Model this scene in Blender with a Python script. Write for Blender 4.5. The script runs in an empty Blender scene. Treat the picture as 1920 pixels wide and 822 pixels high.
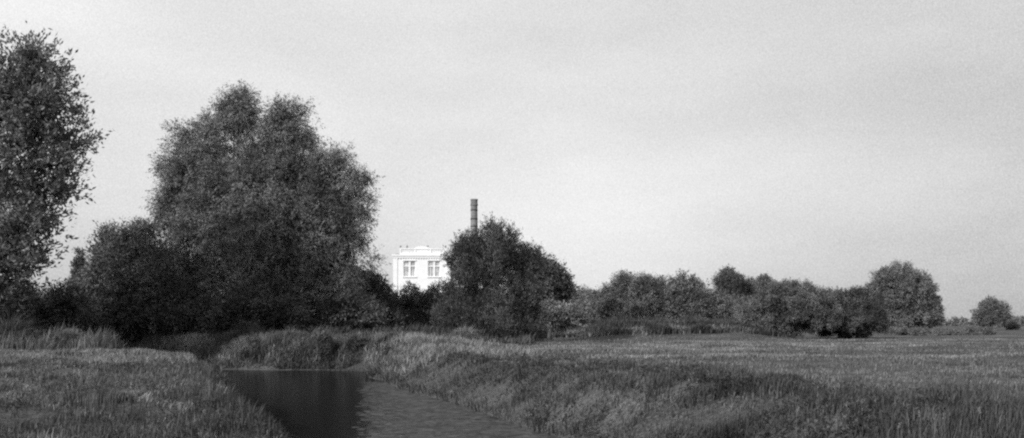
import bpy, math, random
import numpy as np
random.seed(7)
rng = np.random.default_rng(7)
S = bpy.context.scene
COL = S.collection
F, PX0, HZ, EYE = 1700.0, 960.0, 605.0, 1.6

def P(px, py, y):
    """photo pixel + distance -> world point"""
    return np.array([(px - PX0) / F * y, y, EYE + (HZ - py) / F * y])

# ------------------------------------------------------------------ helpers
def tag(o, label=None, cat=None, group=None, kind=None):
    if label: o['label'] = label
    if cat: o['category'] = cat
    if group: o['group'] = group
    if kind: o['kind'] = kind
    return o

def empty(name, loc):
    o = bpy.data.objects.new(name, None)
    o.location = loc
    o.empty_display_size = 0.5
    COL.objects.link(o)
    return o

def link(name, me, mat, parent=None):
    o = bpy.data.objects.new(name, me)
    me.name = name
    if mat: me.materials.append(mat)
    COL.objects.link(o)
    if parent is not None:
        o.parent = parent
        l = parent.location
        o.location = (-l[0], -l[1], -l[2])     # meshes are written in world coordinates
    return o

def npmesh(verts, faces_flat, sizes, smooth=False):
    me = bpy.data.meshes.new('m')
    verts = np.asarray(verts, dtype=np.float32).reshape(-1, 3)
    me.vertices.add(len(verts)); me.vertices.foreach_set('co', verts.ravel())
    faces_flat = np.asarray(faces_flat, dtype=np.int32).ravel()
    sizes = np.asarray(sizes, dtype=np.int32)
    me.loops.add(len(faces_flat)); me.loops.foreach_set('vertex_index', faces_flat)
    st = np.concatenate([[0], np.cumsum(sizes)[:-1]]).astype(np.int32)
    me.polygons.add(len(sizes)); me.polygons.foreach_set('loop_start', st)
    me.polygons.foreach_set('loop_total', sizes)
    me.update(calc_edges=True)
    me.polygons.foreach_set('use_smooth', np.full(len(sizes), smooth, dtype=bool))
    return me

class MB:
    def __init__(s): s.v = []; s.f = []
    def add(s, vs, fs):
        b = len(s.v); s.v += [tuple(map(float, v)) for v in vs]; s.f += [tuple(i + b for i in f) for f in fs]
    def box(s, x0, x1, y0, y1, z0, z1):
        s.add([(x0,y0,z0),(x1,y0,z0),(x1,y1,z0),(x0,y1,z0),(x0,y0,z1),(x1,y0,z1),(x1,y1,z1),(x0,y1,z1)],
              [(0,3,2,1),(4,5,6,7),(0,1,5,4),(1,2,6,5),(2,3,7,6),(3,0,4,7)])
    def prism(s, poly, y0, y1):                    # poly in x,z
        n = len(poly)
        s.add([(x, y0, z) for x, z in poly] + [(x, y1, z) for x, z in poly],
              [tuple(range(n)), tuple(range(2*n-1, n-1, -1))] + [(i, i+n, (i+1) % n + n, (i+1) % n) for i in range(n)])
    def lathe(s, cx, cy, prof, n=20):
        b = []
        for r, z in prof:
            for k in range(n):
                a = 2*math.pi*k/n
                b.append((cx + r*math.cos(a), cy + r*math.sin(a), z))
        fs = []
        for j in range(len(prof)-1):
            for k in range(n):
                fs.append((j*n+k, j*n+(k+1) % n, (j+1)*n+(k+1) % n, (j+1)*n+k))
        fs.append(tuple(range(n))[::-1]); fs.append(tuple((len(prof)-1)*n + k for k in range(n)))
        s.add(b, fs)
    def tube(s, pts, rad, n=7):
        pts = [np.array(p, float) for p in pts]
        vs = []
        for i, p in enumerate(pts):
            d = pts[min(i+1, len(pts)-1)] - pts[max(i-1, 0)]
            d /= max(np.linalg.norm(d), 1e-6)
            a = np.cross(d, [0.31, 0.95, 0.05]); a /= max(np.linalg.norm(a), 1e-6); b = np.cross(d, a)
            for k in range(n):
                t = 2*math.pi*k/n
                vs.append(p + rad[i]*(math.cos(t)*a + math.sin(t)*b))
        fs = [(i*n+k, i*n+(k+1) % n, (i+1)*n+(k+1) % n, (i+1)*n+k) for i in range(len(pts)-1) for k in range(n)]
        fs += [tuple(range(n))[::-1], tuple((len(pts)-1)*n + k for k in range(n))]
        s.add(vs, fs)
    def build(s, name, mat, parent=None, smooth=False):
        me = npmesh(s.v, [i for f in s.f for i in f], [len(f) for f in s.f], smooth)
        return link(name, me, mat, parent)

# smooth pseudo-noise from sums of sines
_NW = [(rng.uniform(0, 2*math.pi), rng.uniform(0, 2*math.pi), rng.uniform(.7, 1.4)) for _ in range(24)]
def wn(x, y, scale, k=0):
    r = 0
    for i in range(6):
        a, ph, f = _NW[(k*6 + i) % 24]
        r = r + np.sin((x*math.cos(a) + y*math.sin(a)) * f * 2*math.pi/scale + ph + k)
    return r / 2.6

# ------------------------------------------------------------------ materials (black-and-white film: neutral greys)
def newmat(name):
    m = bpy.data.materials.new(name); m.use_nodes = True
    nt = m.node_tree; b = nt.nodes['Principled BSDF']
    b.inputs['Specular IOR Level'].default_value = 0.25
    return m, nt, b
def g(v): return (v, v, v, 1)

def noise_ramp(nt, scale, detail, stops, vec=None, coord='Object', stretch=None, rough=.6):
    n = nt.nodes.new('ShaderNodeTexNoise'); n.inputs['Scale'].default_value = scale
    n.inputs['Detail'].default_value = detail; n.inputs['Roughness'].default_value = rough
    tc = nt.nodes.new('ShaderNodeTexCoord')
    src = tc.outputs[coord]
    if stretch:
        mp = nt.nodes.new('ShaderNodeMapping'); mp.inputs['Scale'].default_value = stretch
        if len(stretch) == 3: pass
        nt.links.new(src, mp.inputs[0]); src = mp.outputs[0]
    nt.links.new(src, n.inputs['Vector'])
    r = nt.nodes.new('ShaderNodeValToRGB')
    e = r.color_ramp.elements
    e[0].position, e[0].color = stops[0][0], g(stops[0][1])
    e[1].position, e[1].color = stops[-1][0], g(stops[-1][1])
    for p, c in stops[1:-1]:
        el = e.new(p); el.color = g(c)
    nt.links.new(n.outputs['Fac'], r.inputs[0])
    return r.outputs[0]
def mix(nt, a, b, fac=1.0, mode='MULTIPLY'):
    m = nt.nodes.new('ShaderNodeMix'); m.data_type = 'RGBA'; m.blend_type = mode
    m.inputs[0].default_value = fac
    for s_, v in ((6, a), (7, b)):
        if hasattr(v, 'links'): nt.links.new(v, m.inputs[s_])
        else: m.inputs[s_].default_value = g(v)
    return m.outputs[2]

def leaf_mat(name, lo, hi, clump=0.6, trans=0.25, patch=(.5, 1.5), spec=.3):
    """leaves: each leaf its own grey between lo and hi, plus clumps of older / younger leaves"""
    m, nt, b = newmat(name)
    geo = nt.nodes.new('ShaderNodeNewGeometry')
    r = nt.nodes.new('ShaderNodeMapRange'); r.inputs['To Min'].default_value = lo; r.inputs['To Max'].default_value = hi
    nt.links.new(geo.outputs['Random Per Island'], r.inputs['Value'])
    c = noise_ramp(nt, clump, 2, [(.35, patch[0]), (.65, patch[1])])
    col = mix(nt, r.outputs[0], c)
    nt.links.new(col, b.inputs['Base Color'])
    b.inputs['Roughness'].default_value = .55
    b.inputs['Specular IOR Level'].default_value = spec
    t = nt.nodes.new('ShaderNodeBsdfTranslucent'); nt.links.new(col, t.inputs['Color'])
    ms = nt.nodes.new('ShaderNodeMixShader'); ms.inputs[0].default_value = trans
    out = nt.nodes['Material Output']
    nt.links.new(b.outputs[0], ms.inputs[1]); nt.links.new(t.outputs[0], ms.inputs[2]); nt.links.new(ms.outputs[0], out.inputs[0])
    return m

M = {}
M['willow'] = leaf_mat('willow_leaves', 0.12, 0.24)
M['near'] = leaf_mat('broad_leaves', 0.12, 0.22)
M['dense'] = leaf_mat('dense_leaves', 0.06, 0.125)
M['bush'] = leaf_mat('bush_leaves', 0.11, 0.19)
M['pale'] = leaf_mat('pale_leaves', 0.14, 0.3)
M['far'] = leaf_mat('far_leaves', 0.12, 0.2)
M['farlit'] = leaf_mat('far_clumped_leaves', 0.11, 0.25)
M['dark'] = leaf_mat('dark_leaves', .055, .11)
M['grass'] = leaf_mat('meadow_grass_blades', 0.04, 0.12, .35, .3, (.55, 1.5))
M['tall'] = leaf_mat('bank_grass_blades', .035, .1, .5, .3, (.5, 1.5))  # here and in the meadow blades, foreground shade is put into darker colour
M['hay'] = leaf_mat('dry_sunlit_grass_blades', 0.14, 0.34, .5, .3, (.6, 1.3))  # shared by dry grass and the left strip coloured as sunlit
M['flake'] = leaf_mat('flakes', .03, .075, 2.5, .0, (.7, 1.3), .03)
M['mown'] = leaf_mat('mown_grass_blades', .07, .2, .25, .3, (.6, 1.4))
M['straw'] = leaf_mat('seed_stalks', .16, .3, .5, .2)

m, nt, b = newmat('bark'); M['bark'] = m
nt.links.new(noise_ramp(nt, 6, 4, [(.3, .05), (.7, .13)], stretch=(4, 4, .8)), b.inputs['Base Color']); b.inputs['Roughness'].default_value = .9

# ground: soil seen between grass, mown meadow further off with hay streaks
m, nt, b = newmat('ground'); M['ground'] = m
c1 = noise_ramp(nt, .12, 6, [(.3, .07), (.5, .11), (.72, .17)])
c2 = noise_ramp(nt, 9, 5, [(.3, .55), (.7, 1.5)])
c3 = noise_ramp(nt, .5, 5, [(.42, .8), (.6, 1.1), (.72, 1.9)], stretch=(.22, 1.6, 1), rough=.7)
col = mix(nt, mix(nt, c1, c2), c3)
nt.links.new(col, b.inputs['Base Color']); b.inputs['Roughness'].default_value = .95
b.inputs['Specular IOR Level'].default_value = .1
bp = nt.nodes.new('ShaderNodeBump'); bp.inputs['Strength'].default_value = .9; bp.inputs['Distance'].default_value = .12
nt.links.new(c2, bp.inputs['Height']); nt.links.new(bp.outputs[0], b.inputs['Normal'])

# water: murky, slightly rippled, with a thin film that dulls the reflection
m, nt, b = newmat('river_water'); M['water'] = m
b.inputs['Base Color'].default_value = g(.01); b.inputs['Roughness'].default_value = .14
b.inputs['IOR'].default_value = 1.33; b.inputs['Specular IOR Level'].default_value = .03
n = nt.nodes.new('ShaderNodeTexNoise'); n.inputs['Scale'].default_value = 3.0; n.inputs['Detail'].default_value = 4
tc = nt.nodes.new('ShaderNodeTexCoord'); mp = nt.nodes.new('ShaderNodeMapping'); mp.inputs['Scale'].default_value = (.6, 1.8, 1)
nt.links.new(tc.outputs['Object'], mp.inputs[0]); nt.links.new(mp.outputs[0], n.inputs['Vector'])
bp = nt.nodes.new('ShaderNodeBump'); bp.inputs['Strength'].default_value = .2; bp.inputs['Distance'].default_value = .03
nt.links.new(n.outputs['Fac'], bp.inputs['Height']); nt.links.new(bp.outputs[0], b.inputs['Normal'])

m, nt, b = newmat('white_plaster'); M['white'] = m
nt.links.new(noise_ramp(nt, 1.3, 5, [(.3, .78), (.7, .88)]), b.inputs['Base Color']); b.inputs['Roughness'].default_value = .85
m, nt, b = newmat('roof_sheet'); M['roof'] = m
nt.links.new(noise_ramp(nt, 2, 4, [(.3, .2), (.7, .3)]), b.inputs['Base Color'])
m, nt, b = newmat('window_glass'); M['glass'] = m
nt.links.new(noise_ramp(nt, 1.1, 2, [(.35, .35), (.65, .7)]), b.inputs['Base Color']); b.inputs['Roughness'].default_value = .35
m, nt, b = newmat('chimney_brick'); M['brick'] = m
bt = nt.nodes.new('ShaderNodeTexBrick'); bt.inputs['Scale'].default_value = 1.0
bt.inputs['Color1'].default_value = g(.14); bt.inputs['Color2'].default_value = g(.22); bt.inputs['Mortar'].default_value = g(.27)
bt.inputs['Brick Width'].default_value = .5; bt.inputs['Row Height'].default_value = .16; bt.inputs['Mortar Size'].default_value = .02
tc = nt.nodes.new('ShaderNodeTexCoord'); mp = nt.nodes.new('ShaderNodeMapping'); mp.inputs['Rotation'].default_value = (math.pi/2, 0, 0)
nt.links.new(tc.outputs['Object'], mp.inputs[0]); nt.links.new(mp.outputs[0], bt.inputs['Vector'])
nt.links.new(mix(nt, bt.outputs['Color'], noise_ramp(nt, .8, 5, [(.3, .6), (.7, 1.3)])), b.inputs['Base Color']); b.inputs['Roughness'].default_value = .9
m, nt, b = newmat('sooty_iron'); M['iron'] = m
nt.links.new(noise_ramp(nt, 3, 3, [(.3, .04), (.7, .08)]), b.inputs['Base Color'])

# ------------------------------------------------------------------ river and terrain
WATER = -1.4
RIGHT = [(18, -30), (12, -5), (7.5, 9), (5.6, 14), (3.4, 19), (1.24, 23.5), (-.4, 28), (-2.2, 33.5), (-5, 41), (-7.6, 50), (-9.2, 55.5), (-12, 57), (-18, 57.6), (-26, 60), (-40, 65), (-70, 70)]
LEFT = [(9, -30), (3.6, -5), (1.2, 4), (-2.3, 12.5), (-4.4, 18), (-5.7, 21.5), (-9.5, 32), (-12.4, 39), (-15.6, 45.5), (-18.8, 49.5), (-25, 53), (-40, 58), (-70, 63)]
POLY = np.array(RIGHT + LEFT[::-1], float)

def segdist(x, y, pts, closed=False):
    pts = np.array(pts, float); n = len(pts)
    d = np.full(np.shape(x), 1e9)
    for i in range(n if closed else n-1):
        a = pts[i]; b_ = pts[(i+1) % n]; e = b_ - a
        t = np.clip(((x-a[0])*e[0] + (y-a[1])*e[1]) / (e @ e), 0, 1)
        d = np.minimum(d, np.hypot(x - a[0] - t*e[0], y - a[1] - t*e[1]))
    return d
def inside(x, y):
    c = np.zeros(np.shape(x), bool); n = len(POLY)
    for i in range(n):
        x1, y1 = POLY[i]; x2, y2 = POLY[(i+1) % n]
        if y1 == y2: continue
        k = ((y1 > y) != (y2 > y)) & (x < (x2-x1)*(y-y1)/(y2-y1) + x1)
        c ^= k
    return c
def sd(x, y):
    x = np.asarray(x, float); y = np.asarray(y, float)
    xj = x + .22*wn(x, y, 5, 1); yj = y + .15*wn(x, y, 4, 2)
    d = segdist(xj, yj, POLY, True)
    return np.where(inside(xj, yj), -d, d)
def left_side(x, y):
    return segdist(x, y, LEFT) < segdist(x, y, RIGHT)
def smooth01(t): t = np.clip(t, 0, 1); return t*t*(3-2*t)
def gauss(x, y, cx, cy, sx, sy): return np.exp(-((x-cx)/sx)**2 - ((y-cy)/sy)**2)

def height(x, y):
    x = np.asarray(x, float); y = np.asarray(y, float)
    d = sd(x, y); L = left_side(x, y)
    w = np.where(L, 1.3, 2.9)
    bank = WATER + (-WATER) * smooth01(np.maximum(d, 0)/w * .93 + .07*(d > 0))
    bed = WATER - .9*smooth01(-d/2.0) - .02
    z = np.where(d > 0, bank, bed)
    near = np.exp(-np.hypot(x, y)/160)
    rough = (.10*wn(x, y, 17, 0) + .06*wn(x, y, 5, 2) + .035*wn(x, y, 1.9, 3)) * near * smooth01(d/3)
    z = z + rough
    # raised ground on the far bank behind the bend, and the low dyke behind the right meadow
    z += .45*gauss(x, y, -9, 64, 16, 6) * smooth01(d/2.5)
    z += .5*gauss(x, y, -19, 62.5, 6, 2.2) * smooth01(d/2.5)
    z += .55*gauss(x, y, -5.5, 56, 4.5, 5) * smooth01(d/2.5)
    z += .7*gauss(x, y, -34, 56.5, 15, 3.6)*L
    t = np.clip((x-0)/10, 0, 1) * np.clip((27-x)/6, 0, 1)
    z += 1.4*np.exp(-((y-(92-.1*x))/7)**2) * t
    z += L*np.exp(-np.hypot(x, y)/60)*smooth01(d/1.0)*(.16*wn(x, y*.7, 3.4, 1) + .07*wn(x*.6, y, 1.4, 3)) + .28*L*gauss(x, y, -7, 20, 3, 9)*smooth01(d/1.5)
    return z

xs = np.concatenate([-np.geomspace(3200, 75, 34), np.arange(-74, 74, .5), np.geomspace(75, 3200, 34)])
ys = np.concatenate([-np.geomspace(700, 22, 14), np.arange(-20, 112, .5), np.geomspace(113, 3600, 44)])
X, Y = np.meshgrid(xs, ys)
Z = height(X, Y)
nx, ny = len(xs), len(ys)
V = np.stack([X, Y, Z], -1).reshape(-1, 3)
ii = (np.arange(ny-1)[:, None]*nx + np.arange(nx-1)[None]).ravel()
Fc = np.stack([ii, ii+1, ii+1+nx, ii+nx], -1)
tag(link('ground', npmesh(V, Fc, np.full(len(Fc), 4), True), M['ground']), kind='structure')
wv = [(-80, -40, WATER), (40, -40, WATER), (40, 80, WATER), (-80, 80, WATER)]
tag(link('river_water', npmesh(wv, [0, 1, 2, 3], [4]), M['water']), kind='structure')

# ------------------------------------------------------------------ grass
def norm(a): return a / np.maximum(np.linalg.norm(a, axis=-1, keepdims=True), 1e-9)
def blades(pos, H, W, lean=.35, wind=(.25, .05), fan=6):
    n = len(pos)
    lean = np.broadcast_to(lean, n); H = np.broadcast_to(H, n)*rng.uniform(.55, 1.2, n); W = np.broadcast_to(W, n)*rng.uniform(.7, 1.3, n)
    a = rng.uniform(0, 2*math.pi, n)
    side = np.stack([np.cos(a), np.sin(a), np.zeros(n)], -1) * (W/2)[:, None]
    b2 = np.repeat(rng.uniform(0, 2*math.pi, n//fan + 1), fan)[:n] + rng.normal(0, .8, n); l = rng.uniform(0, 1, n)*lean
    off = np.stack([np.cos(b2)*l + wind[0]*rng.uniform(.3, 1, n), np.sin(b2)*l + wind[1], np.zeros(n)], -1)*H[:, None]
    up = np.zeros((n, 3)); up[:, 2] = H
    mid = pos + off*.3 + up*.55
    l2 = np.linalg.norm(off, axis=1)
    tip = pos + off; tip[:, 2] += np.sqrt(np.maximum(H**2 - l2**2*.8, (.3*H)**2))
    base = pos.copy(); base[:, 2] -= .03
    V = np.stack([base - side, base + side, mid + side*.8, mid - side*.8, tip], 1)
    o = (np.arange(n)*5)[:, None]
    fl = np.concatenate([o + [0, 1, 2, 3], o + [3, 2, 4]], 1)
    sz = np.tile([4, 3], n)
    return V.reshape(-1, 3), fl.ravel(), sz

def scatter(n, y0, y1, xr=None, power=1.0, margin=1.25, cluster=6, cr=.16):
    """points on the ground, denser close to the bank we stand on, in small tufts"""
    k = n // cluster
    u = rng.uniform(0, 1, k)
    if power == 1: y = y0*(y1/y0)**u
    else:
        q = 1-power; y = (y0**q + u*(y1**q - y0**q))**(1/q)
    if xr is None: x = rng.uniform(-.60*margin, .60*margin, k)*y
    else: x = rng.uniform(xr[0], xr[1], k)
    x = np.repeat(x, cluster) + rng.normal(0, cr, k*cluster); y = np.repeat(y, cluster) + rng.normal(0, cr, k*cluster)
    return x, y
def grass_obj(name, mat, parts, **kw):
    Vs, Fs, Ss, o = [], [], [], 0
    for v, f, s_ in parts:
        Vs.append(v); Fs.append(f+o); Ss.append(s_); o += len(v)
    ob = link(name, npmesh(np.concatenate(Vs), np.concatenate(Fs), np.concatenate(Ss)), mat)
    tag(ob, kind='stuff', **kw); return ob
def clear(x, y):
    return ~(((np.abs(x + 11.7) < .55) | (np.abs(x + 10.0) < .6)) & (y > 56) & (y < 58.6))
def at(x, y): return np.stack([x, y, height(x, y)], -1)

# left bank meadow
x, y = scatter(190000, 8, 58, power=.8)
d = sd(x, y); L = left_side(x, y)
k = (d > .15) & L & (y < 60) & (rng.uniform(0, 1, len(x)) < .5 + .5*wn(x, y, 2.2, 1) + .4*wn(x, y, .8, 2))
x, y, d = x[k], y[k], d[k]
h = .12 + .10*np.clip(wn(x, y, 3, 2), 0, 2) + .10*np.exp(-((d-1.2)/1.0)**2) + .12*np.clip(wn(x, y, 1.3, 3)-.5, 0, 1)
grass_obj('meadow_grass', M['grass'], [blades(at(x, y), h, .011 + y*.0006, np.clip(.9 + .9*wn(x, y, 2.6, 3), .3, 1.7), (.1, .05))],
          label='trampled grass covering the near left river bank', cat='grass')
# pale strip behind it, the sunlit band put into the blade colour
x, y = scatter(60000, 36, 51, xr=(-36, -13), power=.5)
d = sd(x, y)
k = (d > .8) & left_side(x, y) & (rng.uniform(0, 1, len(x)) < .6 + .4*wn(x, y, 3.2, 3))
x, y = x[k], y[k]
grass_obj('sunlit_strip_grass', M['hay'], [blades(at(x, y), .22, .035, .7)], label='pale grass strip coloured as sunlit at the back of the left bank', cat='dry grass')
x, y = scatter(60000, 11, 50, xr=None, power=.9, cluster=18, cr=.14)
d = sd(x, y)
k = left_side(x, y) & (d > .5) & (rng.uniform(0, 1, len(x)) < .9*np.exp(-((d-1.3)/.7)**2)*(.55+.6*wn(x, y, 1.9, 2)))
x, y = x[k], y[k]
grass_obj('edge_grass', M['mown'], [blades(at(x, y), .15, .01 + y*.0005, 1.3, fan=18)], label='pale overhanging grass along the edge of the left bank', cat='edge grass')
# right bank tall grass
x, y = scatter(330000, 8, 60, power=.9)
d = sd(x, y)
k = (d > .1) & ~left_side(x, y) & clear(x, y) & (d < 4.6 + 1.3*wn(x, y, 9, 2) + 1.5*gauss(x, y, 9, 14, 5, 6)) & (rng.uniform(0, 1, len(x)) < .65 + .35*wn(x, y, 1.6, 1)) & (y < 62)
x, y, d = x[k], y[k], d[k]
h = (.12 + .16*np.clip(wn(x, y, 2.3, 2) + .3, 0, 2))*smooth01(d/1.0 + .35)
h *= 1 + .4*gauss(x, y, 11, 14, 5, 6)
grass_obj('bank_grass', M['tall'], [blades(at(x, y), h, .012 + y*.0007, np.clip(.9 + .7*wn(x, y, 2.1, 0), .4, 1.6), (.12, .05))],
          label='tall rough grass on the right river bank', cat='tall grass')
x = rng.uniform(-13, -9, 9000); y = rng.uniform(56.5, 59, 9000); k = ~clear(x, y) & (sd(x, y) > .05)
x, y = x[k], y[k]
grass_obj('short_grass', M['tall'], [blades(at(x, y), .2, .05, 1.2)], label='short grass around the two dark shrubs at the water', cat='short grass')
# flattened straw-coloured streaks on the left bank
x, y = scatter(90000, 10, 44, power=.9, cluster=20, cr=.18)
d = sd(x, y); k = (d > .35) & left_side(x, y) & (wn(x*.55 + .3*y, y, 1.7, 0) + .35*wn(x, y, 7, 3) > .55)
x, y = x[k], y[k]
grass_obj('matted_grass', M['hay'], [blades(at(x, y), .16, .009 + y*.0005, 2.0, (.35, .1), fan=20)], label='flattened pale grass in streaks across the near left bank', cat='matted grass')
# sedge standing in the wet margin
u = rng.uniform(0, 1, 30000); x = rng.uniform(-14, 5, 30000); y = rng.uniform(17, 58, 30000); d = sd(x, y)
k = (np.abs(d - .05) < .28 + .12*wn(x, y, 2.3, 1)) & ~left_side(x, y) & (u < .6 + .4*wn(x, y, 1.3, 0))
x, y = x[k], y[k]
grass_obj('sedge', M['tall'], [blades(at(x, y) + [0, 0, .05], .38 + .12*wn(x, y, 1.9, 3), .014 + y*.0007, .9, (-.25, -.1))], label='dark sedge leaning over the right waterline', cat='sedge')
# broad-leaved weeds mixed into both banks
def broad(x, y, size, n=7):
    c = np.repeat(at(x, y), n, 0); m_ = len(c); sz = np.repeat(size, n)*rng.uniform(.6, 1.3, m_)
    a = rng.uniform(0, 6.28, m_); up = rng.uniform(.2, 1.3, m_)
    ax = norm(np.stack([np.cos(a), np.sin(a), up], -1)); sv = norm(np.cross(ax, [0, 0, 1.]))
    b0 = c + np.stack([np.cos(a)*.02, np.sin(a)*.02, rng.uniform(0, 1.6, m_)*sz], -1)
    l = sz[:, None]; drop = np.array([0, 0, -.25])
    V = np.stack([b0, b0 + ax*l*.5 + sv*l*.22, b0 + ax*l + drop*l, b0 + ax*l*.5 - sv*l*.22], 1).reshape(-1, 3)
    return V, np.arange(4*m_), np.full(m_, 4)
x, y = scatter(16000, 9, 50, power=1, cluster=5, cr=.3)
d = sd(x, y); k = (d > .4) & left_side(x, y) & (wn(x, y, 3.7, 2) > .1)
grass_obj('broad_leaved_weeds', M['grass'], [broad(x[k], y[k], .05 + .0016*y[k])], label='broad-leaved weeds among the grass of the near left bank', cat='weeds')
x, y = scatter(26000, 10, 56, power=1, cluster=6, cr=.35)
d = sd(x, y); k = (d > .2) & ~left_side(x, y) & (d < 6) & (wn(x, y, 2.9, 1) > 0)
grass_obj('leafy_herbs', M['grass'], [broad(x[k], y[k], .07 + .0018*y[k], 9)], label='leafy herbs growing through the rough grass of the right bank', cat='herbs')
# mown meadow on the right
x, y = scatter(230000, 13, 95, power=.6)
d = sd(x, y)
k = (d > 2.6 + 1.2*wn(x, y, 3.3, 2)) & ~left_side(x, y) & (y < 90) & (x > -9) & (rng.uniform(0, 1, len(x)) < .6 + .3*wn(x*.4, y, 4, 0))
x, y = x[k], y[k]
grass_obj('mown_grass', M['mown'], [blades(at(x, y), .10 + .05*np.clip(wn(x*.3, y, 5, 1), 0, 1), .02 + y*.0007, .7)],
          label='short mown meadow grass stretching away on the right', cat='meadow')
# hay left in windrows on the right meadow
parts = []
for (cx, cy, L_, wd, n_) in [(7, 52, 8, 1.6, 9000), (1.5, 50, 5, 1.2, 5000), (16, 60, 9, .9, 5000), (27, 68, 12, .8, 4000), (9, 41, 6, .5, 2500), (22, 44, 5, .4, 1600), (14, 70, 14, .8, 4500), (36, 80, 12, .8, 3000), (5, 58, 8, 1, 4000)]:
    xx = rng.normal(cx, L_/1.7, n_); yy = cy + (xx-cx)*.05 + rng.normal(0, wd/1.5, n_) + .6*wn(xx, xx*0, 9, 1)
    kk = sd(xx, yy) > 2
    parts.append(blades(at(xx[kk], yy[kk]), .15, .045, .9))
grass_obj('hay_swath', M['hay'], parts, label='pale cut grass lying in streaks on the right meadow', cat='hay')
# rough tall grass and herbs behind the bend, at the feet of the trees, and on the low dyke
x, y = scatter(120000, 57, 78, xr=(-46, 1), power=.9, cluster=14, cr=.25)
d = sd(x, y)
k = clear(x, y) & (d > .05) & (~left_side(x, y)) & (rng.uniform(0, 1, len(x)) < .6 + .4*wn(x, y, 3.2, 1))
x, y, d = x[k], y[k], d[k]
h = (.5 + .35*np.clip(wn(x, y, 3.7, 3), -.6, 1.5))*smooth01(d/1.5 + .3)
grass_obj('rough_grass', M['grass'], [blades(at(x, y), h, .07, .5)], label='rough grass and herbs on the far bank under the willow', cat='rough grass')
x, y = scatter(60000, 44, 64, xr=(-11, 4), power=.9, cluster=16, cr=.25)
d = sd(x, y)
k = clear(x, y) & (d > .6) & (~left_side(x, y)) & (rng.uniform(0, 1, len(x)) < .95*np.exp(-((d-3.2)/2.2)**2)*(.7+.3*wn(x, y, 2.6, 2)))
x, y, d = x[k], y[k], d[k]
grass_obj('pale_bank_grass', M['hay'], [blades(at(x, y), .42, .045, .9, fan=16)], label='paler grass crest on the right bank where the river bends', cat='pale grass')
x, y = scatter(90000, 84, 100, xr=(1, 26), power=.9, cluster=14, cr=.35)
k = (rng.uniform(0, 1, len(x)) < .6 + .4*wn(x, y, 5, 1))
x, y = x[k], y[k]
grass_obj('dyke_grass', M['tall'], [blades(at(x, y), .6 + .3*wn(x, y, 4, 0), .1, .5)], label='tall rough grass along the low rise behind the right meadow', cat='rough grass')
x, y = scatter(34000, 84, 96, xr=(2, 24), power=.9, cluster=20, cr=.5)
k = (rng.uniform(0, 1, len(x)) < np.clip(.4 + .7*wn(x, y, 4, 2), 0, 1))
x, y = x[k], y[k]
grass_obj('pale_dyke_grass', M['hay'], [blades(at(x, y), .5, .09, 1.1, fan=20)], label='pale seeding grass clumps on the low rise behind the meadow', cat='pale grass')
x, y = scatter(40000, 57.5, 66, xr=(-24, -9), power=.9, cluster=20, cr=.3)
d = sd(x, y)
k = clear(x, y) & (d > .3) & (~left_side(x, y)) & (rng.uniform(0, 1, len(x)) < np.clip(.9*np.exp(-((d-2.6)/1.6)**2)*(.5+.9*wn(x, y, 3.3, 1)), 0, 1))
x, y = x[k], y[k]
grass_obj('drooping_grass', M['hay'], [blades(at(x, y), .5, .05, 1.1, fan=20)], label='pale drooping grass on the far bank behind the river bend', cat='drooping grass')
# weeds behind the left strip
x, y = scatter(70000, 49, 60, xr=(-52, -17), power=.9, cluster=24, cr=.3)
d = sd(x, y)
k = left_side(x, y) & (d > .3) & (rng.uniform(0, 1, len(x)) < .55 + .45*wn(x, y, 3.1, 2))
x, y = x[k], y[k]
grass_obj('weeds', M['mown'], [blades(at(x, y), .95 + .45*np.clip(wn(x, y, 4.1, 0), -1, 1.5), .05, .7)], label='tall weeds behind the pale strip on the left bank', cat='weeds')

# grey flakes laid on the water, thinning out towards the far left shore
n = 130000
y = 15 + 36*rng.uniform(0, 1, n)**.85; x = rng.uniform(-14, 5, n)
e = x + .158*y - .7                                   # distance right of the edge of the drift
d = sd(x, y)
dens = smooth01(e/2.6 + .5)*np.clip(.95 + .15*wn(x, y*.5, 2.2, 1), 0, 1)
k = (d < .1) & (rng.uniform(0, 1, n) < dens) & (y < 45.5 + .5*wn(x, y, 3, 0))
x, y = x[k], y[k]; n = len(x)
a = rng.uniform(0, 6.28, n); r = rng.uniform(.05, .10, n)
z = WATER + .004 + rng.uniform(0, .008, n)
ang = a[:, None] + np.arange(5)[None]*2*math.pi/5
V = np.stack([x[:, None] + np.cos(ang)*r[:, None]*1.5, y[:, None] + np.sin(ang)*r[:, None]*.8, z[:, None] + .006*np.sin(ang*1.0)], -1)
tag(link('flakes', npmesh(V.reshape(-1, 3), np.arange(5*n), np.full(n, 5)), M['flake']), 'grey film of flakes on the right half of the river', 'flakes', kind='stuff')

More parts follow.
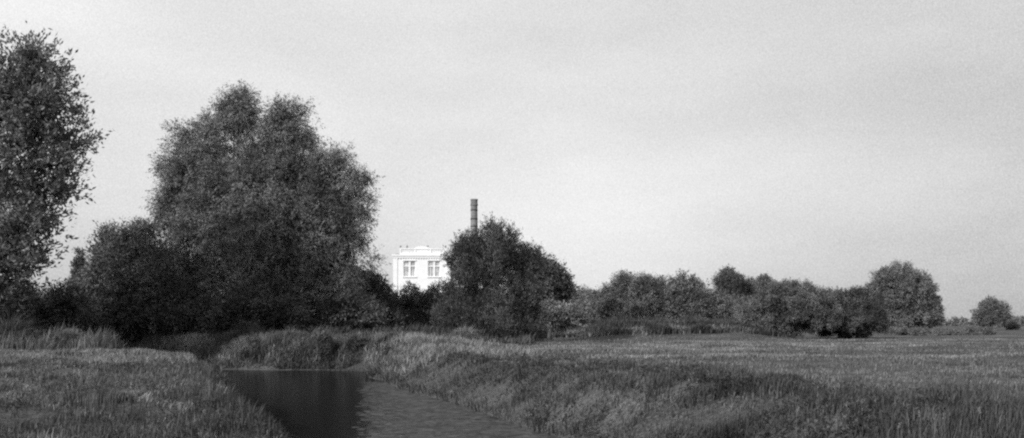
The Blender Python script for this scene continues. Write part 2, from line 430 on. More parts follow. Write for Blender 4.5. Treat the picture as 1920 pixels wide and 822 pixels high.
# ------------------------------------------------------------------ trees
def lobe(px, py, rx, ry, dy=0.0, dr=None):
    return (px, py, rx, ry, dy, dr)
DENS = 1.7
def crown_mesh(lobes, D, nleaf, leaf, sub=26, dens=1.0, twig=.9, droop=-.05, outward=1.0, sub_r=(.24, .40), flat=.35, aspect=.42, shell=.45, lpt=14, jit=.55):
    """leaves on twigs, twigs in clumps, clumps through each lobe's volume"""
    nleaf = int(nleaf*DENS*dens); E = []
    for (px, py, rx, ry, dy, dr) in lobes:
        y = D + dy; c = P(px, py, y); a = rx/F*y; c_ = ry/F*y
        E.append((c, np.array([a, (dr if dr else a*.9), c_])))
    area = np.array([(r[0]*r[2] + r[0]*r[1])/2 for _, r in E]); area /= area.sum()
    Vs = []; centers = []
    for (c, r), w in zip(E, area):
        ns = max(5, int(sub*len(E)*w))
        dirs = norm(rng.normal(0, 1, (ns, 3)) + np.array([0, 0, .12]))
        rad = rng.uniform(shell**3, 1, ns)**(1/3)
        sr = rng.uniform(sub_r[0], sub_r[1], ns)*r.min()
        cen = c + dirs*(np.maximum(r[None] - sr[:, None]*.8, .15))*rad[:, None]
        centers.append(cen)
        nt_ = max(20, int(nleaf*w/lpt))
        wt = sr**2; wt /= wt.sum()
        idx = rng.choice(ns, nt_, p=wt)
        td = norm(rng.normal(0, 1, (nt_, 3)) + .25*dirs[idx])
        st = cen[idx] + td*(sr[idx]*rng.uniform(.25, .8, nt_))[:, None]
        axis = norm(td*outward + rng.normal(0, .45, (nt_, 3)) + np.array([0, 0, droop]) + .5*dirs[idx])
        ln = twig*rng.uniform(.5, 1.3, nt_)
        t = rng.uniform(0, 1, (nt_, lpt))
        p = st[:, None] + axis[:, None]*(ln[:, None]*t)[..., None]
        p[..., 2] += droop*.6*(ln[:, None]*t**2)
        p += rng.normal(0, leaf*jit, p.shape)
        p = p.reshape(-1, 3); n = len(p)
        ax = norm(np.repeat(axis, lpt, 0)*.8 + rng.normal(0, .6, (n, 3)) + np.array([0, 0, droop*1.5]))
        nm = norm(rng.normal(0, .75, (n, 3)) + norm(p - c)*.5 + norm(p - np.repeat(cen[idx], lpt, 0))*.7 + np.array([0, 0, flat]))
        sd_ = norm(np.cross(ax, nm))
        l = leaf*rng.uniform(.6, 1.35, n)[:, None]; wd = l*aspect*.5
        Vs.append(np.stack([p, p + ax*l*.45 + sd_*wd, p + ax*l, p + ax*l*.45 - sd_*wd], 1).reshape(-1, 3))
    V = np.concatenate(Vs)
    V[:, 2] = np.maximum(V[:, 2], -.9)
    n = len(V)//4
    return npmesh(V, np.arange(4*n), np.full(n, 4)), E, centers

def tree(name, label, cat, px, D, lobes, nleaf, leaf, mat, trunk_r=.25, group=None, multi=1, gpy=None, limbs=True, fill=True, **kw):
    global rng
    rng = np.random.default_rng(sum(ord(ch)*(i+3) for i, ch in enumerate(label)))      # each tree keeps its own shape
    if fill:
        L0 = list(lobes)
        for i, a_ in enumerate(L0):                    # knit neighbouring lobes together
            near = sorted((b_ for j, b_ in enumerate(L0) if j != i), key=lambda b_: math.hypot(b_[0]-a_[0], b_[1]-a_[1]))[:2]
            for b_ in near:
                if b_[0] > a_[0]:
                    lobes = lobes + [((a_[0]+b_[0])/2, (a_[1]+b_[1])/2 + .15*min(a_[3], b_[3]), (a_[2]+b_[2])*.45, (a_[3]+b_[3])*.45, (a_[4]+b_[4])/2, None)]
    base = P(px, 605, D); base[2] = float(height(base[0], base[1])) - .05
    root = empty(name, base); tag(root, label, cat, group)
    me, E, cens = crown_mesh(lobes, D, nleaf, leaf, **kw)
    link('crown', me, mat, root)
    tb = MB(); lb = MB()
    top = max((c[2] + r[2]*.25 for c, r in E))
    cx = sum(c[0] for c, r in E)/len(E)
    stems = []
    for s_ in range(multi):
        a = rng.uniform(0, 6.28); sp = .25*multi*trunk_r*2 if multi > 1 else 0
        b0 = base + np.array([math.cos(a)*sp, math.sin(a)*sp, 0])
        hgt = (top - base[2])*rng.uniform(.55, .68)
        e = np.array([b0[0] + (cx-b0[0])*.6 + math.cos(a)*sp*2.5, b0[1] + math.sin(a)*sp*2.5, base[2] + hgt])
        pts = [b0 + (e-b0)*t + np.array([.12*math.sin(5*t+a), .1*math.cos(4*t+a), 0])*hgt*.1*t for t in np.linspace(0, 1, 7)]
        rad = [trunk_r*(1.25 if t == 0 else 1)*(1-.82*t)/math.sqrt(multi) for t in np.linspace(0, 1, 7)]
        tb.tube(pts, rad, 9); stems.append((pts, rad))
    tb.build('trunk', M['bark'], root, True)
    if limbs:
        for (c, r), cen in zip(E, cens):
            pts, rad = stems[rng.integers(len(stems))]
            i = int(np.clip(np.interp(c[2] - r[2]*.8, [p[2] for p in pts], range(len(pts))), 1, len(pts)-2))
            s0 = pts[i]; r0 = rad[i]*.6
            mid = (s0 + c)/2 + np.array([0, 0, -.06*np.linalg.norm(c-s0)])
            lb.tube([s0, mid, c], [r0, r0*.7, r0*.4], 6)
            for q in rng.permutation(len(cen))[:7]:
                e = cen[q]; m2 = (c*.9+s0*.1 + e)/2 + rng.normal(0, .15, 3)
                lb.tube([c if rng.random() < .5 else mid, m2, e], [r0*.38, r0*.25, r0*.1], 5)
        lb.build('limbs', M['bark'], root, True)
    return root

# far-left broadleaf tree, running out of the frame
tree('broadleaf_tree', 'tall loose-crowned broadleaf tree cut by the left edge of the photo', 'tree', -35, 52,
     [lobe(72, 125, 38, 48), lobe(0, 160, 40, 70), lobe(116, 150, 28, 34), lobe(45, 200, 65, 60), lobe(112, 208, 36, 45), lobe(135, 270, 28, 26), lobe(100, 330, 40, 36), lobe(45, 135, 36, 40), lobe(-40, 230, 70, 90),
      lobe(110, 285, 42, 45), lobe(40, 300, 75, 70), lobe(85, 370, 48, 44), lobe(20, 400, 70, 60), lobe(60, 430, 48, 34), lobe(-20, 480, 80, 60), lobe(30, 505, 50, 45),
      lobe(-110, 200, 70, 90), lobe(-120, 340, 90, 90), lobe(-100, 460, 80, 60), lobe(-60, 110, 50, 50)],
     44000, .27, M['near'], .5, sub=15, dens=.8, twig=1.5, lpt=22, jit=.4, droop=.25, sub_r=(.16, .32), aspect=.42, shell=.3, outward=1.3, fill=False)
# the big willow
tree('willow_tree', 'biggest willow with several domed tops standing behind the dark river bend', 'tree', 480, 68,
     [lobe(450, 208, 36, 50), lobe(440, 200, 20, 30), lobe(464, 198, 18, 28), lobe(545, 238, 44, 60), lobe(535, 205, 20, 24), lobe(575, 250, 20, 36), lobe(500, 262, 38, 44), lobe(590, 320, 34, 60), lobe(635, 285, 16, 26), lobe(355, 285, 50, 62), lobe(410, 300, 75, 85), lobe(500, 330, 90, 95), lobe(345, 370, 55, 80),
      lobe(570, 340, 50, 80), lobe(640, 345, 36, 74), lobe(682, 355, 16, 40), lobe(665, 410, 38, 80), lobe(600, 440, 80, 100), lobe(420, 430, 100, 100), lobe(520, 470, 110, 100),
      lobe(350, 490, 70, 90), lobe(650, 500, 55, 85), lobe(450, 560, 130, 70), lobe(600, 560, 90, 60), lobe(340, 560, 60, 60),
      lobe(397, 225, 28, 42), lobe(318, 400, 28, 70), lobe(470, 400, 130, 130), lobe(330, 330, 34, 60), lobe(560, 420, 90, 130), lobe(310, 500, 40, 60)],
     330000, .2, M['willow'], .7, multi=3, sub=30, lpt=18, jit=.4, twig=1.1, droop=-.25, sub_r=(.18, .34), aspect=.26, shell=.25)
tree('willow_shrub', 'bushy willow shrub sloping down to the left of the biggest willow', 'shrub', 225, 64,
     [lobe(215, 465, 38, 42), lobe(262, 462, 40, 42), lobe(200, 508, 26, 30), lobe(235, 510, 70, 50), lobe(158, 555, 40, 26), lobe(290, 530, 60, 60)],
     38000, .22, M['bush'], .15, multi=4, sub=18, twig=.9, shell=.3, aspect=.36)
tree('conifer', 'small spire-topped conifer far off between the left edge tree and the willow', 'tree', 148, 120,
     [lobe(148, 474, 4, 10), lobe(148, 488, 8, 10), lobe(148, 502, 12, 12), lobe(148, 520, 16, 14), lobe(149, 545, 20, 20)],
     5000, .3, M['dense'], .15, sub=10, twig=.5)
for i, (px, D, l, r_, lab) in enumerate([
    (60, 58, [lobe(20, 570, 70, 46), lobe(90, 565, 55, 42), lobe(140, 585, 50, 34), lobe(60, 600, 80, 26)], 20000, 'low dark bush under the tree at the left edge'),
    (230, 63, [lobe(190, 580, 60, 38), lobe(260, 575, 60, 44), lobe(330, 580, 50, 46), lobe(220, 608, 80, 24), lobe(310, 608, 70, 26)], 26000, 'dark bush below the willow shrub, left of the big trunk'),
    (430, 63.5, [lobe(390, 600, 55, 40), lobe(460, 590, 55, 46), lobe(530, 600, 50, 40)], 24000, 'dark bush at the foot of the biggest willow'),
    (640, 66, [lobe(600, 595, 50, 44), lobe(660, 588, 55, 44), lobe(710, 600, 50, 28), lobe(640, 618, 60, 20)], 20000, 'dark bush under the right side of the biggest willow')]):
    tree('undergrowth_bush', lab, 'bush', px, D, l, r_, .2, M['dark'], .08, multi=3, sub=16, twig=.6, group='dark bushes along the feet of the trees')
tree('dark_tree', 'round dark tree crown showing just right of the biggest willow', 'tree', 695, 80,
     [lobe(690, 530, 26, 25), lobe(712, 540, 18, 22), lobe(700, 565, 40, 30), lobe(665, 540, 30, 35)], 11000, .22, M['dark'], .2, sub=16, twig=.6)
tree('hedge', 'long dark hedge below the white building', 'hedge', 780, 84,
     [lobe(730, 572, 35, 32), lobe(768, 556, 22, 24), lobe(800, 575, 35, 30), lobe(822, 560, 24, 32), lobe(850, 575, 30, 40), lobe(765, 595, 50, 25), lobe(690, 590, 30, 25), lobe(810, 605, 45, 24), lobe(845, 605, 34, 24), lobe(775, 612, 60, 18)],
     44000, .2, M['dark'], .12, multi=4, sub=16, twig=.5)
tree('spreading_tree', 'dense dark spreading tree in front of the brick chimney', 'tree', 930, 62,
     [lobe(895, 464, 26, 22), lobe(932, 452, 26, 24), lobe(930, 637, 74, 16), lobe(918, 432, 14, 14), lobe(960, 442, 9, 14), lobe(872, 458, 9, 15), lobe(835, 605, 28, 34), lobe(1002, 600, 20, 44), lobe(900, 628, 60, 24), lobe(1003, 478, 10, 16), lobe(850, 505, 16, 26), lobe(880, 485, 36, 34), lobe(966, 478, 24, 20), lobe(930, 500, 62, 45), lobe(990, 505, 26, 30),
      lobe(885, 535, 45, 42), lobe(950, 560, 62, 55), lobe(880, 590, 52, 45), lobe(985, 575, 30, 50), lobe(940, 615, 72, 34), lobe(985, 620, 26, 28), lobe(852, 570, 26, 50)],
     130000, .16, M['dense'], .28, multi=2, sub=20, twig=.65, droop=.5, shell=.3, aspect=.28, lpt=18, jit=.4, sub_r=(.16, .3), outward=1.3)
tree('slanting_tree', 'smaller tree sloping down on the right of the dark spreading tree', 'tree', 1030, 76,
     [lobe(1015, 510, 30, 24), lobe(1040, 530, 30, 26), lobe(1020, 550, 45, 30), lobe(1052, 552, 18, 16), lobe(1062, 540, 10, 12), lobe(1025, 498, 14, 12)], 16000, .24, M['dense'], .2, sub=16, twig=.7, aspect=.4)
tree('pale_bush', 'pale low bush at the foot of the slanting tree', 'bush', 1040, 72,
     [lobe(1030, 590, 35, 24), lobe(1065, 595, 30, 18), lobe(1090, 585, 20, 16)], 10000, .2, M['pale'], .06, multi=3, sub=14, twig=.5, group='bushes on the meadow edge')
tree('rounded_bush', 'light bush sloping up at the left end of the right-hand thicket', 'bush', 1115, 106,
     [lobe(1112, 568, 22, 24), lobe(1135, 570, 20, 26), lobe(1090, 560, 26, 18)], 16000, .2, M['pale'], .08, multi=3, sub=14, twig=.6, group='bushes on the meadow edge')
tree('thicket', 'wide feathery-topped thicket in the middle of the right-hand tree line', 'thicket', 1200, 104,
     [lobe(1175, 545, 34, 32), lobe(1212, 542, 40, 29), lobe(1150, 565, 40, 30), lobe(1128, 582, 30, 20), lobe(1245, 550, 32, 28), lobe(1190, 575, 60, 26), lobe(1250, 575, 40, 26), lobe(1165, 522, 6, 10)],
     60000, .18, M['bush'], .1, multi=5, sub=18, twig=.9, group='thickets behind the right meadow')
tree('pointed_thicket', 'thicket with three pointed tops right of the feathery one', 'thicket', 1290, 103,
     [lobe(1264, 530, 9, 16), lobe(1289, 528, 11, 18), lobe(1303, 535, 8, 14), lobe(1280, 558, 40, 32), lobe(1315, 568, 44, 30), lobe(1345, 575, 40, 28), lobe(1340, 582, 34, 24), lobe(1290, 585, 50, 22)],
     36400, .24, M['bush'], .1, multi=4, sub=22, twig=.9, group='thickets behind the right meadow')
tree('pointed_tree', 'dark tree with one pointed top between the thickets', 'tree', 1366, 120,
     [lobe(1366, 515, 13, 16), lobe(1358, 530, 20, 20), lobe(1378, 532, 20, 18), lobe(1366, 555, 32, 24)], 22000, .2, M['dense'], .2, sub=16, twig=.6)
tree('domed_tree', 'tree with a low domed crown right of the pointed one', 'tree', 1425, 122,
     [lobe(1424, 530, 22, 16), lobe(1402, 545, 22, 20), lobe(1445, 545, 22, 20), lobe(1424, 565, 40, 26)], 24000, .2, M['bush'], .2, sub=16, twig=.6)
tree('round_bush', 'large rounded bush with its left side lit, left of two on the meadow edge', 'bush', 1450, 86,
     [lobe(1435, 562, 52, 34), lobe(1485, 556, 54, 32), lobe(1418, 595, 48, 42), lobe(1530, 568, 36, 30), lobe(1500, 580, 80, 42), lobe(1480, 595, 64, 42), lobe(1530, 590, 44, 42), lobe(1450, 612, 50, 24)],
     90000, .16, M['bush'], .12, multi=5, sub=22, twig=.5, shell=.4, sub_r=(.16, .28), group='bushes on the meadow edge')
tree('spreading_bush', 'long low bush with an uneven top, right of two on the meadow edge', 'bush', 1600, 89,
     [lobe(1560, 566, 46, 28), lobe(1608, 566, 44, 28), lobe(1590, 608, 70, 24), lobe(1580, 595, 55, 38), lobe(1625, 590, 40, 36), lobe(1545, 600, 34, 34), lobe(1640, 612, 28, 20)],
     80000, .16, M['dense'], .12, multi=5, sub=22, twig=.5, shell=.4, sub_r=(.16, .28), group='bushes on the meadow edge')
tree('stepped_tree', 'large tree with a stepped trapezoid crown at the end of the tree line', 'tree', 1695, 135,
     [lobe(1688, 508, 24, 20), lobe(1655, 520, 26, 22), lobe(1725, 525, 26, 22), lobe(1660, 548, 36, 30), lobe(1705, 545, 40, 30), lobe(1640, 560, 20, 26), lobe(1735, 552, 26, 26),
      lobe(1650, 580, 34, 28), lobe(1690, 582, 36, 30), lobe(1730, 582, 34, 30), lobe(1755, 592, 20, 22), lobe(1700, 600, 60, 16), lobe(1697, 525, 38, 26), lobe(1700, 560, 58, 46), lobe(1750, 575, 22, 26)],
     100000, .24, M['farlit'], .4, sub=16, twig=.6, sub_r=(.30, .46), shell=.5)
tree('lone_tree', 'lone open-crowned tree standing apart on the far right horizon', 'tree', 1858, 190,
     [lobe(1858, 570, 22, 12), lobe(1838, 582, 15, 14), lobe(1880, 580, 16, 12), lobe(1855, 592, 28, 18), lobe(1870, 578, 16, 12), lobe(1886, 594, 9, 6), lobe(1833, 602, 12, 9), lobe(1862, 605, 22, 9)],
     11000, .34, M['far'], .3, sub=12, twig=.8, shell=.3)
tree('small_bush', 'small round bush right of the lone tree on the horizon', 'bush', 1893, 195,
     [lobe(1893, 609, 12, 5), lobe(1905, 611, 10, 4)], 2500, .34, M['far'], .08, multi=2, sub=8, twig=.4)
# low hedges
tree('field_hedge', 'low dark hedge crossing the meadow below the stepped tree', 'hedge', 1760, 112,
     [lobe(1680+24*i, 624+(i % 3), 20, 9) for i in range(8)], 12000, .2, M['bush'], .06, multi=3, sub=10, twig=.4, limbs=False)
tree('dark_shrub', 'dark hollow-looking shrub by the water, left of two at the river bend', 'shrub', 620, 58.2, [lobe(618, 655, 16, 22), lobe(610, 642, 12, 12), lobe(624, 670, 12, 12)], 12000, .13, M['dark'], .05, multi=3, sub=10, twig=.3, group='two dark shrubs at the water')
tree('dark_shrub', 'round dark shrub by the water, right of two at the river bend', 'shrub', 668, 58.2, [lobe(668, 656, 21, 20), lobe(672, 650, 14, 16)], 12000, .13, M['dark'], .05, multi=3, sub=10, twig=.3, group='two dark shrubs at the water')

# far woods on the horizon, reads as one mass
wl = []
for px in range(-500, 2400, 22):
    hh = 8 + 5*math.sin(px*.013) + 4*math.sin(px*.037+1) + rng.uniform(-2, 2)
    if px > 1150: hh *= .25
    if px > 1500: hh = 1.5
    wl.append(lobe(px, 604-hh*.6, 17, max(hh, 4), rng.uniform(-30, 30), 12))
me, _, _ = crown_mesh(wl, 420, 40000, 1.1, sub=6, twig=1.5)
tag(link('far_woods', me, M['far']), 'far-off belt of trees along the horizon', 'woodland', kind='stuff')

# reed bed in the right corner
n = 9000
y = rng.uniform(12.5, 18, n); x = y*rng.uniform(.40, .66, n); d = sd(x, y)
k = (d > -.3) & (rng.uniform(0, 1, n) < smooth01((x/y - .40)/.12)*(.65 + .35*wn(x, y, 1.1, 2)))
x, y = x[k], y[k]
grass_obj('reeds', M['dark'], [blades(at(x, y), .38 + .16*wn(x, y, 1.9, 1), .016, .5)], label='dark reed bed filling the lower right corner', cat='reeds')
# grass mounds on the banks
def mound(label, px, py, D, w, h, mat, n=1600):
    c = P(px, 605, D); z = float(height(c[0], c[1])); root = None
    a = rng.uniform(0, 6.28, n); r = np.sqrt(rng.uniform(0, 1, n))
    x = c[0] + np.cos(a)*r*w*.3; y = c[1] + np.sin(a)*r*w*.3
    pos = at(x, y)
    v, f, s_ = blades(pos, h*(1.05 - .4*r)*rng.uniform(.6, 1.1, n), .05, .7)
    V = v.reshape(-1, 5, 3)
    out = np.stack([np.cos(a)*r, np.sin(a)*r], -1)*w*.35
    V[:, 4, :2] += out; V[:, 2:4, :2] += (out*.35)[:, None]
    V[:, 4, 2] -= h*.35*r
    me = npmesh(V.reshape(-1, 3), f, s_)
    o = link('grass_tussock', me, mat)
    tag(o, label, 'grass tussock', 'grass tussocks along the banks')
mound('pale arching grass tussock at the left foot of the spreading tree', 868, 0, 57.5, 1.9, 1.15, M['hay'])
mound('bushy pale tussock behind the pale strip, in front of the dark bushes at left', 150, 0, 52.3, 3.6, 1.9, M['mown'], 3600)
mound('upright pale tussock left of the dark bush at the willow foot', 250, 0, 54, 2.4, 2.1, M['mown'], 2800)
mound('grey tussock at the far left edge behind the pale strip', 15, 0, 52.6, 3.8, 2.3, M['mown'], 4000)
mound('small pale tussock hanging over the left bank corner', 318, 0, 46.5, 1.6, .55, M['hay'], 900)
mound('drooping tussock on the far bank left of the dark shrubs', 545, 0, 61.5, 3.0, .8, M['hay'], 1600)
mound('low tussock on the far bank nearest the left bank corner', 455, 0, 60, 2.6, .6, M['hay'], 1200)
mound('tall tussock against the willow foot above the river bend', 455, 0, 63, 2.0, 1.5, M['tall'], 1200)
mound('tussock between the two dark shrubs at the water', 645, 0, 59.8, 1.3, .6, M['tall'], 800)

# seed-headed stalks in the right foreground
def stalk(label, px, py_top, D, dark=False, lean=.05, plume=.09):
    c = P(px, 605, D); zb = float(height(c[0], c[1])); top = P(px, py_top, D)
    root = empty('reed_stalk', (c[0]-lean, D, zb)); tag(root, label, 'reed', 'seed-headed stalks in the right foreground')
    mb = MB(); h = top[2]-zb
    pts = [np.array([c[0]-lean*(1-t)**1.5, D, zb + h*t]) for t in np.linspace(0, 1, 6)]
    mb.tube(pts, [.006*(1-.6*t) for t in np.linspace(0, 1, 6)], 5)
    mb.build('stem', M['dense'] if dark else M['straw'], root)
    n = 90; t = rng.uniform(0, 1, n)
    p = pts[-1] + np.stack([lean*.6*t + rng.normal(0, .008, n), rng.normal(0, .008, n), plume*(t-.45)], -1)
    ax = norm(rng.normal(0, .5, (n, 3)) + [lean, 0, 1.2]); sdv = norm(np.cross(ax, rng.normal(0, 1, (n, 3))))
    l = .022*rng.uniform(.6, 1.2, n)[:, None]
    V = np.stack([p, p+ax*l*.5+sdv*l*.2, p+ax*l, p+ax*l*.5-sdv*l*.2], 1).reshape(-1, 3)
    link('seed_head', npmesh(V, np.arange(4*n), np.full(n, 4)), M['straw'], root)
    for k in range(4):
        b = pts[1+k % 4]; a = rng.uniform(0, 6.28); dv = np.array([math.cos(a), math.sin(a)*.5, .7])
        e = b + dv*.18; s_ = np.array([0.008, .004, 0])
        Vs = np.array([b-s_, b+s_, (b+e)/2+s_+[0, 0, .05], e, (b+e)/2-s_+[0, 0, .05]])
        link('leaf', npmesh(Vs, np.arange(5), [5]), M['tall'], root)
stalk('tallest reed stalk leaning right with a pale plume', 1818, 682, 14.5, True, .14, .11)
stalk('pale stalk left of a pair under the tall reed', 1725, 778, 13.5, lean=-.03)
stalk('left stalk of the close pair under the tall reed', 1752, 784, 13.3)
stalk('right stalk of the close pair under the tall reed', 1771, 782, 13.7, lean=-.02)
stalk('pale stalk standing alone right of the close pair', 1838, 772, 13.6, lean=-.04)
stalk('leftmost short pale stalk near the bottom edge', 1684, 800, 13.2)
stalk('tiny slanting stalk far left of the reeds on the dark bank', 1494, 770, 15.5, lean=.06)

# ------------------------------------------------------------------ white building
BD = 140.0
def bx(px): return (px-PX0)/F*BD
def bz(py): return EYE + (HZ-py)/F*BD
X0, X1 = bx(738), bx(844); XC = (X0+X1)/2
root = empty('white_building', (XC, BD, 0)); tag(root, 'bright white building with a balustraded top, far off between willow and chimney', 'building')
zc = bz(484)       # underside of cornice
wins = []
for cx in (bx(768), bx(814)):
    for zt, zb in ((bz(490), bz(519)), (bz(490)-4.4, bz(519)-4.4)):
        wins.append((cx-.95, cx+.95, zb, zt))
xs_ = sorted({X0, X1} | {w[0] for w in wins} | {w[1] for w in wins}); zs_ = sorted({0.0, zc} | {w[2] for w in wins} | {w[3] for w in wins})
wb = MB()
for i in range(len(xs_)-1):
    for j in range(len(zs_)-1):
        mx, mz = (xs_[i]+xs_[i+1])/2, (zs_[j]+zs_[j+1])/2
        if any(w[0] < mx < w[1] and w[2] < mz < w[3] for w in wins): continue
        wb.box(xs_[i], xs_[i+1], BD, BD+.35, zs_[j], zs_[j+1])
wb.box(X0, X0+.35, BD+.35, BD+9, 0, zc); wb.box(X1-.35, X1, BD+.35, BD+9, 0, zc); wb.box(X0+.35, X1-.35, BD+8.65, BD+9, 0, zc)
wb.box(X0-.08, X0+.6, BD-.08, BD-.004, 0, zc-.003); wb.box(X1-.6, X1+.08, BD-.08, BD-.004, 0, zc-.003)   # corner pilasters
wb.build('wall', M['white'], root)
cb = MB(); cb.box(X0-.14, X1+.14, BD-.14, BD+9.14, zc, zc+.28); cb.box(X0-.24, X1+.24, BD-.24, BD+9.24, zc+.28, zc+.55)
for k in range(22):
    xx = X0 + (X1-X0)*(k+.3)/22
    cb.box(xx, xx+.17, BD-.1, BD-.01, zc-.16, zc-.003)
cb.build('cornice', M['white'], root)
rb = MB(); rb.box(X0+.2, X1-.2, BD+.3, BD+8.8, zc+.553, zc+.7); rb.build('roof', M['roof'], root)
zp = zc+.55; zt_ = bz(466)
A0, A1 = bx(752), bx(834)
pb = MB()
pb.box(A0, A1, BD, BD+.3, zp+.003, zp+.2)
pb.box(A0, A1, BD-.04, BD+.34, zt_-.16, zt_)
for k in range(34):
    xx = A0 + (A1-A0)*(k+.5)/34
    if XC-.95 < xx < XC+.95: continue
    pb.box(xx-.055, xx+.055, BD+.08, BD+.22, zp+.2, zt_-.16)
pb.box(XC-.95, XC+.95, BD+.05, BD+.25, zp+.203, zt_-.163)
for xx in (A0-.2, A0+2.1, A1-2.3, A1): pb.box(xx, xx+.2, BD-.02, BD+.32, zp+.003, zt_+.05)
pb.prism([(XC-1.2, zt_+.003), (XC+1.2, zt_+.003), (XC+.9, zt_+.22), (XC, zt_+.4), (XC-.9, zt_+.22)], BD, BD+.3)
pb.build('balustrade', M['white'], root)
for xx in (bx(763), bx(802), A0-.1, A1+.1):
    fb = MB(); fb.lathe(xx, BD+.15, [(.08, zt_+.05), (.05, zt_+.14), (.16, zt_+.26), (.13, zt_+.38), (.03, zt_+.5)], 10); fb.build('finial', M['roof'], root)
for (a, b_, z0, z1) in wins:
    wroot = MB()
    zt2 = z1 - (z1-z0)*.32; mx = (a+b_)/2
    y0, y1 = BD+.10, BD+.2
    wroot.box(a, a+.12, y0, y1, z0, z1); wroot.box(b_-.12, b_, y0, y1, z0, z1); wroot.box(mx-.16, mx+.16, y0-.03, y1, z0, z1)
    for (s0, s1) in ((a+.12, mx-.16), (mx+.16, b_-.12)):
        wroot.box(s0, s1, y0, y1, z0, z0+.08); wroot.box(s0, s1, y0, y1, z1-.1, z1); wroot.box(s0, s1, y0, y1, zt2-.09, zt2+.09)
        wroot.box((s0+s1)/2-.02, (s0+s1)/2+.02, y0+.02, y1-.02, z0+.08, zt2-.09)
    w_ = wroot.build('window', M['white'], root)
    gl = MB(); gl.box(a+.01, b_-.01, BD+.22, BD+.25, z0+.01, z1-.01)
    o = gl.build('pane', M['glass'], None); o.parent = w_
    si = MB(); si.box(a-.15, b_+.15, BD-.14, BD+.09, z0-.14, z0-.003); o = si.build('sill', M['white'], None); o.parent = w_
    hd = MB(); hd.box(a-.12, b_+.12, BD-.1, BD-.004, z1+.05, z1+.2); o = hd.build('hood', M['white'], None); o.parent = w_

# brick chimney
CD = 160.0; cx = (889-PX0)/F*CD
zt3 = EYE + (HZ-374)/F*CD
root = empty('brick_chimney', (cx, CD, 0)); tag(root, 'tall brick factory chimney rising behind the dark spreading tree', 'chimney')
mb = MB(); mb.lathe(cx, CD, [(1.15, 0), (1.1, 2), (.72, 10), (.63, 16), (.59, zt3-1.2)], 24); mb.build('shaft', M['brick'], root, False)
mb = MB(); mb.lathe(cx, CD, [(.6, zt3-1.197), (.68, zt3-1.1), (.68, zt3-.85), (.61, zt3-.8), (.61, zt3-.25), (.67, zt3-.2), (.67, zt3), (.4, zt3), (.4, zt3-.4)], 24); mb.build('cap', M['brick'], root)
for py in (384, 394.5, 411, 425):
    z = EYE + (HZ-py)/F*CD; r = float(np.interp(z, [10, 16, zt3-1.2], [.72, .63, .59]))
    if py == 384: continue
    mb = MB(); mb.lathe(cx, CD, [(r+.005, z-.12), (r+.05, z-.11), (r+.05, z+.11), (r+.005, z+.12)], 24); mb.build('iron_band', M['iron'], root)

# ------------------------------------------------------------------ light, sky, camera
EL, AZ = math.radians(30), math.radians(222)       # sun behind the left shoulder; azimuth clockwise from +Y
sdir = np.array([math.sin(AZ)*math.cos(EL), math.cos(AZ)*math.cos(EL), math.sin(EL)])
sun = bpy.data.lights.new('sun', 'SUN'); sun.energy = 3.6; sun.angle = math.radians(.6); sun.color = (1, 1, 1)
so = bpy.data.objects.new('sun', sun); COL.objects.link(so)
import mathutils
so.rotation_euler = mathutils.Vector(tuple(-sdir)).to_track_quat('-Z', 'Y').to_euler()
so.location = (-40, -30, 60)

w = bpy.data.worlds.new('World'); S.world = w; w.use_nodes = True
nt = w.node_tree; bg = nt.nodes['Background']
sky = nt.nodes.new('ShaderNodeTexSky'); sky.sky_type = 'NISHITA'; sky.sun_disc = False
sky.sun_elevation = EL; sky.sun_rotation = AZ; sky.dust_density = 3
bw = nt.nodes.new('ShaderNodeRGBToBW'); nt.links.new(sky.outputs[0], bw.inputs[0])
# thin veil of high cloud over the blue sky
tc = nt.nodes.new('ShaderNodeTexCoord'); mp = nt.nodes.new('ShaderNodeMapping')
mp.inputs['Scale'].default_value = (1, 1, 3.2); mp.inputs['Rotation'].default_value = (.1, .15, 0)
nt.links.new(tc.outputs['Generated'], mp.inputs[0])
nz = nt.nodes.new('ShaderNodeTexNoise'); nz.inputs['Scale'].default_value = 1.8; nz.inputs['Detail'].default_value = 5; nz.inputs['Roughness'].default_value = .5
nt.links.new(mp.outputs[0], nz.inputs['Vector'])
cr = nt.nodes.new('ShaderNodeMapRange'); cr.inputs['From Min'].default_value = .3; cr.inputs['From Max'].default_value = .72
cr.inputs['To Min'].default_value = 4.6; cr.inputs['To Max'].default_value = 7.4
nt.links.new(nz.outputs['Fac'], cr.inputs['Value'])
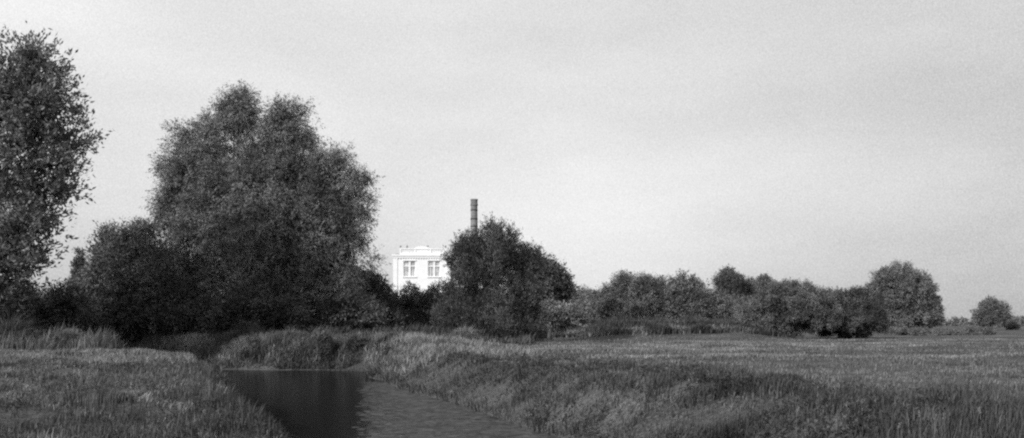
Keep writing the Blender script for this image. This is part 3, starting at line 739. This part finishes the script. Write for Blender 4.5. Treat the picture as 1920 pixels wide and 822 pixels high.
# the veil is thicker towards the left and the zenith; fine noise added on top, imitating film grain
sx = nt.nodes.new('ShaderNodeSeparateXYZ'); nt.links.new(tc.outputs['Generated'], sx.inputs[0])
def mth(op, a, b):
    m_ = nt.nodes.new('ShaderNodeMath'); m_.operation = op
    for i_, v_ in enumerate((a, b)):
        if hasattr(v_, 'links'): nt.links.new(v_, m_.inputs[i_])
        else: m_.inputs[i_].default_value = v_
    return m_.outputs[0]
gx = mth('ADD', mth('MULTIPLY', sx.outputs[0], -9.0), 6.0); grad = mth('MULTIPLY', gx, mth('MINIMUM', mth('MAXIMUM', sx.outputs[2], 0.0), .45))
fn = nt.nodes.new('ShaderNodeTexNoise'); fn.inputs['Scale'].default_value = 800; fn.inputs['Detail'].default_value = 2; fn.inputs['Roughness'].default_value = .8
nt.links.new(tc.outputs['Generated'], fn.inputs['Vector'])
fg = mth('MULTIPLY', mth('SUBTRACT', fn.outputs['Fac'], .5), 6.0)
dp = nt.nodes.new('ShaderNodeVectorMath'); dp.operation = 'DOT_PRODUCT'       # a brighter bank of cloud low over the chimney
cd_ = norm(np.array([.09, 1, .07])); dp.inputs[1].default_value = tuple(cd_)
nt.links.new(tc.outputs['Generated'], dp.inputs[0])
glow = mth('MULTIPLY', mth('POWER', mth('MAXIMUM', dp.outputs['Value'], 0.0), 60.0), 2.6)
veil = mth('MAXIMUM', mth('ADD', mth('ADD', mth('ADD', cr.outputs[0], grad), fg), glow), 2.0)
mx_ = nt.nodes.new('ShaderNodeMix'); mx_.data_type = 'FLOAT'; mx_.inputs[0].default_value = .88
nt.links.new(bw.outputs[0], mx_.inputs[2]); nt.links.new(veil, mx_.inputs[3])
nt.links.new(mx_.outputs[0], bg.inputs['Color']); bg.inputs['Strength'].default_value = .1

cam = bpy.data.cameras.new('camera'); cam.sensor_width = 36; cam.lens = 36*F/1920; cam.shift_y = (HZ-411)/1920
cam.clip_start = .1; cam.clip_end = 9000
co = bpy.data.objects.new('camera', cam); co.location = (0, 0, EYE); co.rotation_euler = (math.pi/2, 0, 0); COL.objects.link(co)
S.camera = co
S.view_settings.view_transform = 'Standard'; S.view_settings.look = 'None'
S.view_settings.exposure = 0; S.view_settings.gamma = 1
S.cycles.use_denoising = False
S.cycles.max_bounces = 6; S.cycles.diffuse_bounces = 3; S.cycles.transparent_max_bounces = 4
S.cycles.pixel_filter_type = 'BLACKMAN_HARRIS'; S.cycles.filter_width = 2.3
